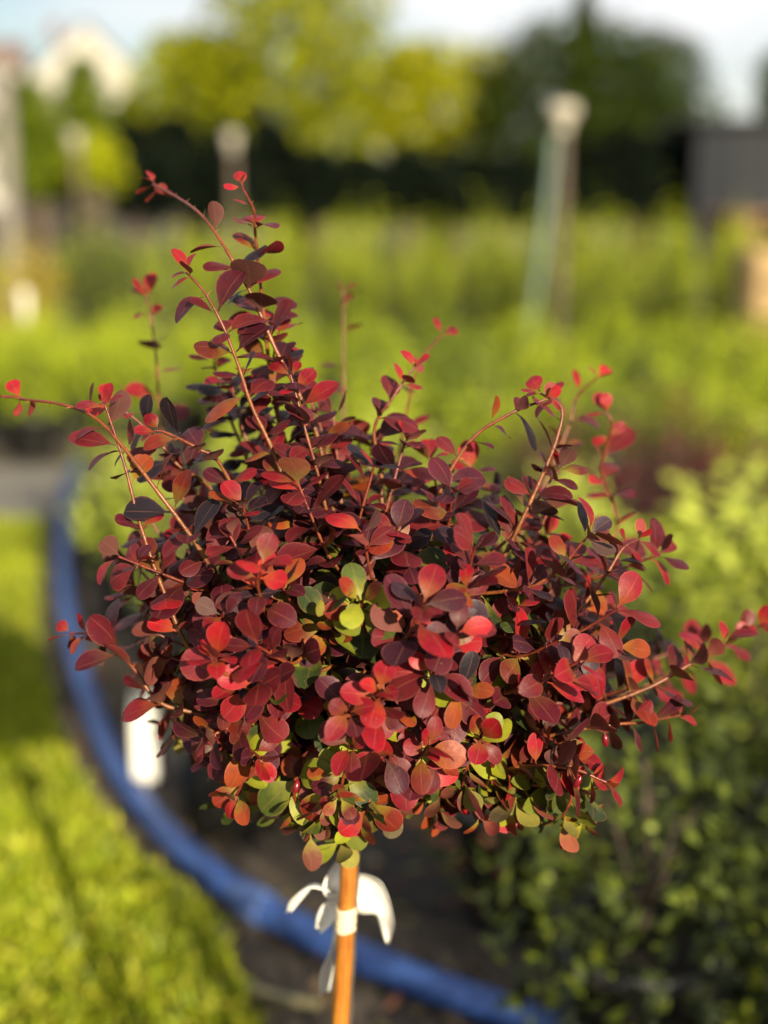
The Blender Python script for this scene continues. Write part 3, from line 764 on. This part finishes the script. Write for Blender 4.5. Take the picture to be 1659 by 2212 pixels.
PM = pot_mesh(.085, .15)
def trunk_mesh():
    b = MB(); b.tube([(0, 0, -.02), (.003, .002, .08), (-.004, .003, .2)], [.006, .005, .003], 6)
    for a in range(5): b.tube([(0, 0, .03), (.05 * math.cos(a * 1.3), .05 * math.sin(a * 1.3), .16)], [.003, .0015], 5)
    o = b.build('stems', M_WOODY); me = o.data; bpy.data.objects.remove(o); return me
TM = trunk_mesh()
def potted(name, kind, x, y, label, group=None, s=1.0, sh=1.0, cat='shrub', var=None):
    o = empty(name, (x, y, 0.004), rng.uniform(0, 6.28))
    link_mesh('pot', PM[0], o); link_mesh('compost', PM[1], o)
    st = link_mesh('stems', TM, o); st.location.z = .13
    f_ = link_mesh('foliage', kinds[kind][rng.randrange(len(kinds[kind])) if var is None else var], o); f_.location.z = .07
    f_.scale = (s, s, sh); f_['kind'] = 'stuff'
    tag(o, label, cat, group); return o

BED = [
 ('mixed', -.19, 1.77, .8, .55, 'low mixed shrub in the black pot next to the upright white plant label'),  # kind, x, y, width, height, label
 ('front', .25, 1.20, 1.05, 1.25, 'dense small-leaved green shrub in a pot right of the blue hose end'),
 ('front', .47, 1.24, 1.1, 1.25, 'dense small-leaved green shrub at the outer end of the front row of the bed'),
 ('box', .46, 1.64, 1.05, 1.05, 'dense small-leaved green shrub second row behind the barberry'),
 ('mixed', .15, 1.52, 1.15, .85, 'low potted shrub of mixed red and green leaves directly behind the bamboo stake'),
 ('red', .70, 1.62, 1.0, 1.0, 'red-leaved potted shrub at the outer end of the second row'),
 ('mixed', -.11, 2.03, .95, .8, 'low potted shrub of mixed leaves just behind the pot next to the white label'),
 ('mixed', .20, 2.02, 1.0, .9, 'mixed red and green potted shrub third row behind the barberry'),
 ('broad', .50, 1.98, 1.1, 1.0, 'broad-leaved yellow green potted shrub in the third row of the bed'),
 ('broad', .78, 2.02, 1.1, 1.05, 'broad-leaved yellow green potted shrub at the outer end of the third row'),
 ('box', -.36, 2.35, 1.0, .75, 'low green potted shrub close to the inner bend of the blue hose'),
 ('red', -.02, 2.38, 1.0, .85, 'red-leaved potted shrub among green ones in the fourth row'),
 ('broad', .32, 2.36, 1.05, .9, 'broad-leaved yellow green potted shrub in the fourth row of the bed'),
 ('broad', .64, 2.40, 1.1, .95, 'broad-leaved yellow green potted shrub in the fourth row next to a red shrub'),
 ('red', .96, 2.38, 1.1, 1.0, 'red-leaved potted shrub at the outer end of the fourth row'),
 ('broad', -.52, 2.76, .95, .8, 'light green potted shrub beside the far stretch of the blue hose'),
 ('mixed', -.20, 2.78, 1.0, .9, 'mixed red and green potted shrub in the fifth row of the bed'),
 ('box', .12, 2.76, 1.0, .9, 'small-leaved green potted shrub in the middle of the fifth row'),
 ('red', .44, 2.80, 1.15, 1.05, 'dark red-leaved potted shrub in the middle of the fifth row'),
 ('red', .72, 2.78, 1.2, 1.05, 'dark red-leaved potted shrub in the fifth row beside another red one'),
 ('mixed', 1.02, 2.80, 1.1, 1.05, 'mixed red and green potted shrub at the outer end of the fifth row'),
 ('box', -.62, 3.16, .95, .85, 'small-leaved green potted shrub at the hose end of the sixth row'),
 ('broad', -.30, 3.18, 1.0, .85, 'broad-leaved light green potted shrub in the sixth row near the hose'),
 ('broad', .02, 3.16, 1.0, .9, 'broad-leaved light green potted shrub in the middle of the sixth row'),
 ('mixed', .34, 3.20, 1.0, .95, 'mixed red and green potted shrub in the middle of the sixth row'),
 ('red', .66, 3.18, 1.1, 1.05, 'red-leaved potted shrub in the sixth row behind two dark red ones'),
 ('broad', .98, 3.20, 1.1, 1.0, 'broad-leaved yellow green potted shrub at the outer end of the sixth row'),
]
for kd, x, y, w, h, lb in BED:
    o = potted('potted_shrub', kd, x + rng.uniform(-.02, .02), y + rng.uniform(-.02, .02), lb, 'potted shrubs in the bed behind the barberry', w, h)
    if y < 1.56:
        for ch in o.children:
            if ch.name.startswith('foliage'): ch.location.z = .0

# shrubs added out of view so their shade falls across the bed front
for x, y, h_, lb in ((.74, .36, 1.0, 'tall leafy green potted shrub out of view, the middle one of three added to shade the bed'),
                     (1.02, .52, 1.05, 'tall leafy green potted shrub out of view, the outermost of three added to shade the bed'),
                     (.52, .10, .95, 'tall leafy green potted shrub out of view, the innermost of three added to shade the bed')):
    potted('unseen_shade_shrub', 'tallhedge', x, y, lb, 'tall shrubs added out of view for shade', 1.15, h_)
# low bright rows
LOWL = ['low yellow green potted shrub in the row directly behind the bed', 'low yellow green potted shrub in the second row behind the bed',
        'low yellow green potted shrub in the third row behind the bed', 'low yellow green potted shrub in the fourth row, before the tall shrubs']
for r_, y in enumerate((3.75, 4.25, 4.8, 5.4)):
    n_ = int((0.32 * y + .35) * 2 / .31); 
    for i in range(n_):
        x = -(0.32 * y + .35) + (i + .5 * (r_ % 2)) * .31 + rng.uniform(-.03, .03)
        if y < 4.6 and x < -.55 and not (y > 4.4): continue
        hh = [.72, .80, .88, .95][r_] * rng.uniform(.88, 1.12)
        potted('low_shrub', 'hedge', x, y + rng.uniform(-.04, .04), LOWL[r_], 'low yellow green shrubs in rows', rng.uniform(.95, 1.15), hh)
# left corner beyond the path
for i, x in enumerate((-1.75, -1.45, -1.15, -.85)):
    potted('low_shrub', 'hedge', x, 4.5 + rng.uniform(-.03, .03), 'yellow green potted shrub in the short row at the edge of the gravel path',
           'shrubs along the gravel path', 1.1, 1.0)
# tall row
for r_, y in enumerate((6.5, 7.0)):
    for i in range(14):
        x = -.72 + i * .29 + .14 * r_
        if x > 2.45: continue
        potted('upright_shrub', 'tallhedge', x + rng.uniform(-.03, .03), y, ['tall upright green potted shrub in the front line of the dense row', 'tall upright green potted shrub in the rear line of the dense row'][r_],
               'tall upright shrubs in a dense row', rng.uniform(.95, 1.15), rng.uniform(.88, 1.02))
potted('round_shrub', 'darkbox', at(235, 560, 6.0).x, 6.0, 'dark green rounded shrub beside the golden yellow bush', None, 1.6, 1.95)
potted('golden_bush', 'gold', at(40, 520, 6.6).x, 6.6, 'golden yellow rounded bush left of the dark green rounded shrub', None, 1.7, 1.9)
for i, (x, y, s, h) in enumerate(((-2.5, 8.2, 2.0, 2.0), (-1.75, 8.6, 2.0, 2.05), (-2.9, 7.2, 1.6, 1.5), (-1.2, 8.3, 1.8, 2.0))):
    potted('pale_shrub', 'hedge', x, y, 'pale green spreading potted shrub beyond the golden bush', 'pale shrubs beyond the golden bush', s, h * .78)

# upright white label in the bed and pale things in the lawn corner
def stake_label(px_, py_, y, w, h, label):
    p = at(px_, py_, y); b = MB(); o = empty('plant_label', (p.x, p.y, 0.004))
    top = p.z
    b = strip([Vector((0, .0, 0.0)), Vector((0, .004, top * .4)), Vector((0, .0, top - h)), Vector((.002, -.004, top - .003)), Vector((.002, -.005, top))],
              [Vector((.0022, 0, 0)), Vector((.0028, 0, 0)), Vector((w / 2, 0, 0)), Vector((w / 2, 0, 0)), Vector((w * .3, 0, 0))], cup=.001)
    b.build('label_blade', M_TAG, o); tag(o, label, 'label')
stake_label(306, 1508, 1.83, .034, .125, 'upright white plastic plant label standing by the blue hose')
stake_label(52, 628, 5.6, .030, .04, 'white plant label standing under the golden yellow bush')

# ------------------------------------------------------------------ irrigation posts
def sprinkler(px_, py_, y, label, head=True, hose=True, rad=.024, hw=.062):
    p = at(px_, py_, y); o = empty('sprinkler_post', (p.x, y, 0)); H = p.z
    b = MB(); b.tube([(.012, .02, 0), (.01, .015, H * .5), (.008, .01, H - .05)], [rad, rad * .92, rad * .8], 10); b.build('post', M_POSTWOOD, o)
    b = MB(); b.lathe([(0, H - .13), (.030, H - .13), (.034, H - .10), (.038, H - .07), (hw, H - .055), (hw * 1.1, H - .03), (hw * 1.02, H - .008), (hw * .7, H), (0, H + .004)], 20)
    b.build('sprinkler_head', M_HEAD, o)
    if hose:
        q = at(1128, 780, y - .35) - o.location
        b = MB(); b.tube(catmull([(-.035, -.03, H - .13), (-.055, -.06, H - .35), (q.x * .55, -.16, H * .45), (q.x, q.y, max(.05, q.z - .1)), (q.x - .02, q.y - .02, .01)], 6), .020, 10)
        b.build('riser_hose', M_GHOSE, o)
    tag(o, label, 'sprinkler'); return o
sprinkler(1216, 222, 6.0, 'cream sprinkler head on a brown post with a slanting green hose')
sprinkler(500, 285, 9.5, 'cream topped sprinkler post standing before the dark trees', hose=False, rad=.026, hw=.045)
sprinkler(160, 285, 10.5, 'small cream topped post below the white gabled house', hose=False, rad=.025, hw=.05)
p = at(5, 120, 9.0); b = MB(); b.box((0, 0, p.z / 2), (.08, .08, p.z)); b.add([(-.04, -.04, p.z), (.04, -.04, p.z), (.04, .04, p.z), (-.04, .04, p.z), (0, 0, p.z + .04)], [(0, 1, 4), (1, 2, 4), (2, 3, 4), (3, 0, 4)])
o = b.build('concrete_post', M_CONC, smooth=False, loc=(p.x, 9.0, 0)); tag(o, 'tall pale concrete post left of the white gabled house', 'post')

# ------------------------------------------------------------------ trees
def crown_mesh(seed, lobes, n, leaf, palette, dens=.75):
    g = np.random.default_rng(seed); pos = []; nor = []
    vol = np.array([l[3] * l[4] * l[5] for l in lobes]) ** .67; vol = vol / vol.sum()
    for (x, y, z, rx, ry, rz), v in zip(lobes, vol):
        k = max(10, int(n * v)); d_ = rand_dirs(g, k); rr = dens + (1.04 - dens) * g.random((k, 1)) + g.normal(size=(k, 1)) * .05
        pos.append(np.array([x, y, z]) + d_ * rr * np.array([rx, ry, rz])); nor.append(d_)
    pos = np.concatenate(pos); nor = np.concatenate(nor); m = len(pos)
    nn = norm(nor + .9 * rand_dirs(g, m)); d_ = norm(np.cross(nn, rand_dirs(g, m))); s_ = np.cross(nn, d_)
    sz = leaf * g.uniform(.6, 1.35, m)
    # whole sprays of a tone of their own
    cl = np.sin(pos[:, 0] * 5.1 + seed) * np.sin(pos[:, 1] * 4.3) * np.sin(pos[:, 2] * 5.7 + 1)
    c = pick(g, palette, m, .25) * (1 + .35 * cl[:, None])
    return mass('crown', pos, d_, s_, sz, sz * .7, np.clip(c, .003, .9), M_TREE)
def tree(name, px_, y, top, width, base, palette, label, seed, n=5200, leaf=.10, shape='round', cat='tree', nl=26, depth=None, group=None):
    x = at(px_, 400, y).x; H = at(px_, top, y).z; W = width / F * y / 2; Bz = max(.15, at(px_, base, y).z)
    q = random.Random(seed); o = empty(name, (x, y, 0)); lobes = []; D = depth or W
    for i in range(nl):
        f_ = (i + .5) / nl
        z = Bz + (H - Bz) * f_
        if shape == 'cone': wr = 1.0 - .85 * f_ ** 1.3
        else: wr = math.sqrt(max(.06, 1 - (2 * f_ - .75) ** 2 * .62))
        a = i * 2.4; rr = wr * W * (.62 if shape != 'cone' else .45) * q.uniform(.5, 1)
        s = W * q.uniform(.28, .42) * (wr * .6 + .4); s = min(s, (H - Bz) * .25)
        lobes.append((rr * math.cos(a), rr * math.sin(a) * D / W, min(z, H - s * .8), s, s, s * q.uniform(.75, 1.0)))
    lobes.append((0, 0, (H + Bz) / 2, W * .55, W * .5, (H - Bz) * .42))
    link_mesh('crown', crown_mesh(seed, lobes, n, leaf, palette), o)['kind'] = 'stuff'
    b = MB(); r = .06 + .02 * H
    b.tube([(0, 0, -.1), (.02, 0, Bz), (-.03, .02, (Bz + H) / 2), (.0, .0, H * .88)], [r * 1.2, r, r * .6, r * .15], 9)
    for i in range(5):
        a = i * 1.257 + seed; z0 = Bz * .8 + (H - Bz) * .08 * i
        b.tube([(0, 0, z0), (W * .3 * math.cos(a), W * .3 * math.sin(a), z0 + (H - Bz) * .18), (W * .55 * math.cos(a), W * .55 * math.sin(a), z0 + (H - Bz) * .3)], [r * .5, r * .3, r * .1], 6)
    b.build('trunk', M_WOODY, o); tag(o, label, cat, group); return o
LIT = [(.32, .34, .009), (.44, .44, .010), (.21, .24, .009), (.10, .13, .009)]
LIT2 = [(.45, .43, .010), (.36, .36, .010), (.22, .24, .010)]
DKT = [(.028, .046, .008), (.040, .060, .009), (.060, .082, .010), (.018, .030, .008)]
YEW_SHADED = [(.008, .013, .008), (.012, .018, .010), (.006, .010, .007)]  # near-black greens: the shade under the tree crowns put into the colour
MID = [(.12, .16, .010), (.17, .21, .012), (.09, .13, .010)]
tree('leafy_tree', 430, 17.5, 70, 400, 350, LIT, 'yellow green tree right of the white gabled house', 101, leaf=.10)
tree('leafy_tree', 645, 17.0, -80, 560, 360, LIT, 'tallest yellow green tree, its top above the neighbouring crowns', 102, 7000, .10)
tree('leafy_tree', 935, 17.5, 92, 540, 350, LIT2, 'bright golden green tree between the tallest tree and the dark tree', 103, 5200, .10)
tree('dark_tree', 1230, 16.5, 40, 640, 430, DKT, 'broad dark green tree with a pointed top behind the sprinkler post', 104, 9000, .085, nl=34)
tree('dark_tree', 1400, 17.0, 60, 360, 430, DKT, 'dark green tree between the broad pointed tree and the grey shed', 105, 5600, .085)
tree('conifer_tree', 1252, 18.0, -40, 120, 200, DKT, 'narrow dark conifer top rising above the broad dark tree', 106, 2400, .08, 'cone')
tree('dark_tree', 1700, 17.0, 100, 190, 260, DKT[1:3] + MID[2:], 'dark green tree behind the grey metal shed', 107, 2600, .085)
tree('conifer_tree', 188, 30.0, 118, 250, 420, MID, 'dome shaped green conifer in front of the white gable', 108, 4200, .15, 'cone', nl=30)
tree('conifer_tree', 60, 24.0, 170, 190, 420, MID, 'green conifer left of the dome shaped one below the house', 109, 3600, .13)
tree('conifer_tree', 290, 24.0, 200, 130, 420, MID, 'green conifer between the white gable and the yellow green tree', 110, 2800, .13)
tree('garden_shrub', 205, 12.0, 300, 150, 400, LIT, 'light green rounded garden shrub in front of the conifers', 111, 2200, .07, cat='shrub')
tree('garden_shrub', 150, 13.5, 325, 170, 430, MID, 'mid green garden shrub between the conifers and the light green rounded one', 113, 2200, .07, cat='shrub')
tree('garden_shrub', 90, 12.5, 370, 200, 420, MID, 'mid green low garden shrub left of the light green rounded one', 112, 2200, .07, cat='shrub')
# yew hedge, coloured as shade below the crowns: one clipped plant after another
for i in range(13):
    pxx = 290 + i * 98
    tree('yew_hedge_plant', pxx, 15.6 - .1 * (i % 3), [262, 250, 270, 255, 325, 335, 315, 330, 340, 325, 300, 290, 300][i], 170, 470, YEW_SHADED, 'yew coloured as shaded, in the hedge under the tree crowns', 130 + i, 1900, .11,
         cat='hedge', nl=14, group='yew hedge plants coloured as shaded')

# ------------------------------------------------------------------ house and shed
hs = empty('gabled_house', at(200, 400, 80.0)); hs.location.z = 0; hs.rotation_euler.z = R(18)
gw = 3.1; pk = at(190, 42, 80).z; ev = pk - 2.9; dep = 9.0
b = MB(); b.add([(-gw, 0, 0), (gw, 0, 0), (gw, 0, ev), (0, 0, pk - .15), (-gw, 0, ev), (-gw, dep, 0), (gw, dep, 0), (gw, dep, ev), (0, dep, pk - .15), (-gw, dep, ev)],
        [(0, 1, 2, 3, 4), (9, 8, 7, 6, 5), (0, 4, 9, 5), (1, 6, 7, 2)])
b.build('wall', M_RENDER, hs, False)
rf = None
for s in (-1, 1):
    b = MB(); nrm_ = Vector((s * (pk - ev), 0, gw)).normalized() * .18; e = Vector((s * (gw + .35), -.18, ev - .35 * (pk - ev) / gw)); t_ = Vector((0, -.18, pk))
    vs = [e, t_, t_ + Vector((0, dep + .36, 0)), e + Vector((0, dep + .36, 0))]; vs += [p - nrm_ for p in vs]
    b.add(vs, [(0, 1, 2, 3), (7, 6, 5, 4), (0, 4, 5, 1), (1, 5, 6, 2), (2, 6, 7, 3), (3, 7, 4, 0)]); o = b.build('roof_slope', M_ROOF, hs, False)
    if s < 0: rf = o
b = MB(); b.box((-1.2, 5.0, pk - .2), (.6, .6, 1.1)); b.build('chimney', M_ROOFRED, rf, False)
b = MB(); b.box((0, -.03, ev - 2.2), (1.3, .10, 1.4)); wf = b.build('window', M_RENDER, hs, False)
b = MB(); b.box((0, -.09, ev - 2.2), (1.1, .03, 1.2)); b.build('pane', M_GLASS, wf, False)
tag(hs, 'white rendered house with a steep gable and dark roof', 'house')
h2 = empty('row_house', at(20, 400, 88)); h2.location.z = 0; h2.rotation_euler.z = R(10)
zt = at(20, 78, 88).z; ze = zt - 1.6
b = MB(); b.box((-3.0, 3, ze / 2), (8, 6, ze)); b.build('wall', M_RENDER, h2, False)
b = MB(); b.add([(-7.4, -.4, ze - .1), (1.3, -.4, ze - .1), (1.3, 3, zt), (-7.4, 3, zt), (-7.4, 6.4, ze - .1), (1.3, 6.4, ze - .1)],
                [(0, 1, 2, 3), (3, 2, 5, 4), (0, 3, 4), (1, 5, 2), (0, 4, 5, 1)]); b.build('roof', M_ROOFRED, h2, False)
b = MB(); b.box((-.4, -.03, ze - 1.3), (1.2, .10, 1.3)); wf = b.build('window', M_RENDER, h2, False)
b = MB(); b.box((-.4, -.09, ze - 1.3), (1.0, .03, 1.1)); b.build('pane', M_GLASS, wf, False)
tag(h2, 'lower house with a brown red roof beside the gabled house', 'house')

sh = empty('metal_shed', at(1640, 440, 15.0)); sh.location.z = 0
zt = at(1600, 268, 15).z; xl = at(1500, 400, 15).x - sh.location.x; xm = at(1562, 400, 15).x - sh.location.x
i = 0; x = xl
while x < xl + 2.4:
    b = MB(); b.box((x + .095, 0, zt / 2), (.18, .035 + .012 * (i % 2), zt)); b.build('wall_panel', M_SHEDD if x < xm else M_SHED, sh, False); x += .19; i += 1
b = MB(); b.box((xl + 1.2, .75, zt / 2 - .03), (2.3, 1.4, zt - .06)); b.build('shed_body', M_SHEDD, sh, False)
b = MB(); b.box((xl + 1.2, .7, zt + .03), (2.55, 1.7, .06)); b.build('roof', M_SHED, sh, False)
tag(sh, 'grey metal panel shed at the end of the tree row', 'shed')

# pallets and crate at the right edge
pl = at(1625, 470, 8.4); k = 0; ztop = at(1625, 448, 8.4).z; lay = max(1, int(ztop / .125))
for k in range(lay):
    o = empty('wooden_pallet', (pl.x + .22 + rng.uniform(-.02, .02), 8.4, k * .1255)); 
    for j in range(3):
        b = MB(); b.box((0, -.36 + .36 * j, .012), (.8, .09, .022)); b.build('bottom_board', M_WOODO, o, False)
        for i in range(3):
            b = MB(); b.box((-.35 + .35 * i, -.36 + .36 * j, .062), (.10, .09, .076)); b.build('block', M_WOODO, o, False)
    for j in range(6):
        b = MB(); b.box((0, -.36 + .144 * j, .112), (.8, .11, .022)); b.build('top_board', M_WOODO, o, False)
    nm_ = ['lowest', 'second', 'third', 'fourth', 'fifth', 'sixth', 'seventh', 'eighth'][min(k, 7)]
    tag(o, 'orange brown wooden pallet, %s from the ground in the stack by the shed' % nm_, 'pallet', 'pallets stacked by the shed')
cr = at(1672, 655, 5.6); o = empty('wooden_crate', (cr.x + .09, 5.6, 0)); zt = at(1672, 545, 5.6).z
for sx in (-1, 1):
    for sy in (-1, 1):
        b = MB(); b.box((sx * .19, sy * .14, zt / 2), (.035, .035, zt)); b.build('corner_post', M_WOOD, o, False)
nb = 5
for j in range(nb):
    z = .05 + (zt - .1) * j / (nb - 1)
    for sy in (-1, 1):
        b = MB(); b.box((0, sy * .166, z), (.42, .016, (zt / nb) * .82)); b.build('slat', M_WOOD, o, False)
    for sx in (-1, 1):
        b = MB(); b.box((sx * .216, 0, z), (.016, .31, (zt / nb) * .82)); b.build('slat', M_WOOD, o, False)
tag(o, 'pale yellow wooden slatted crate behind the potted shrubs', 'crate')
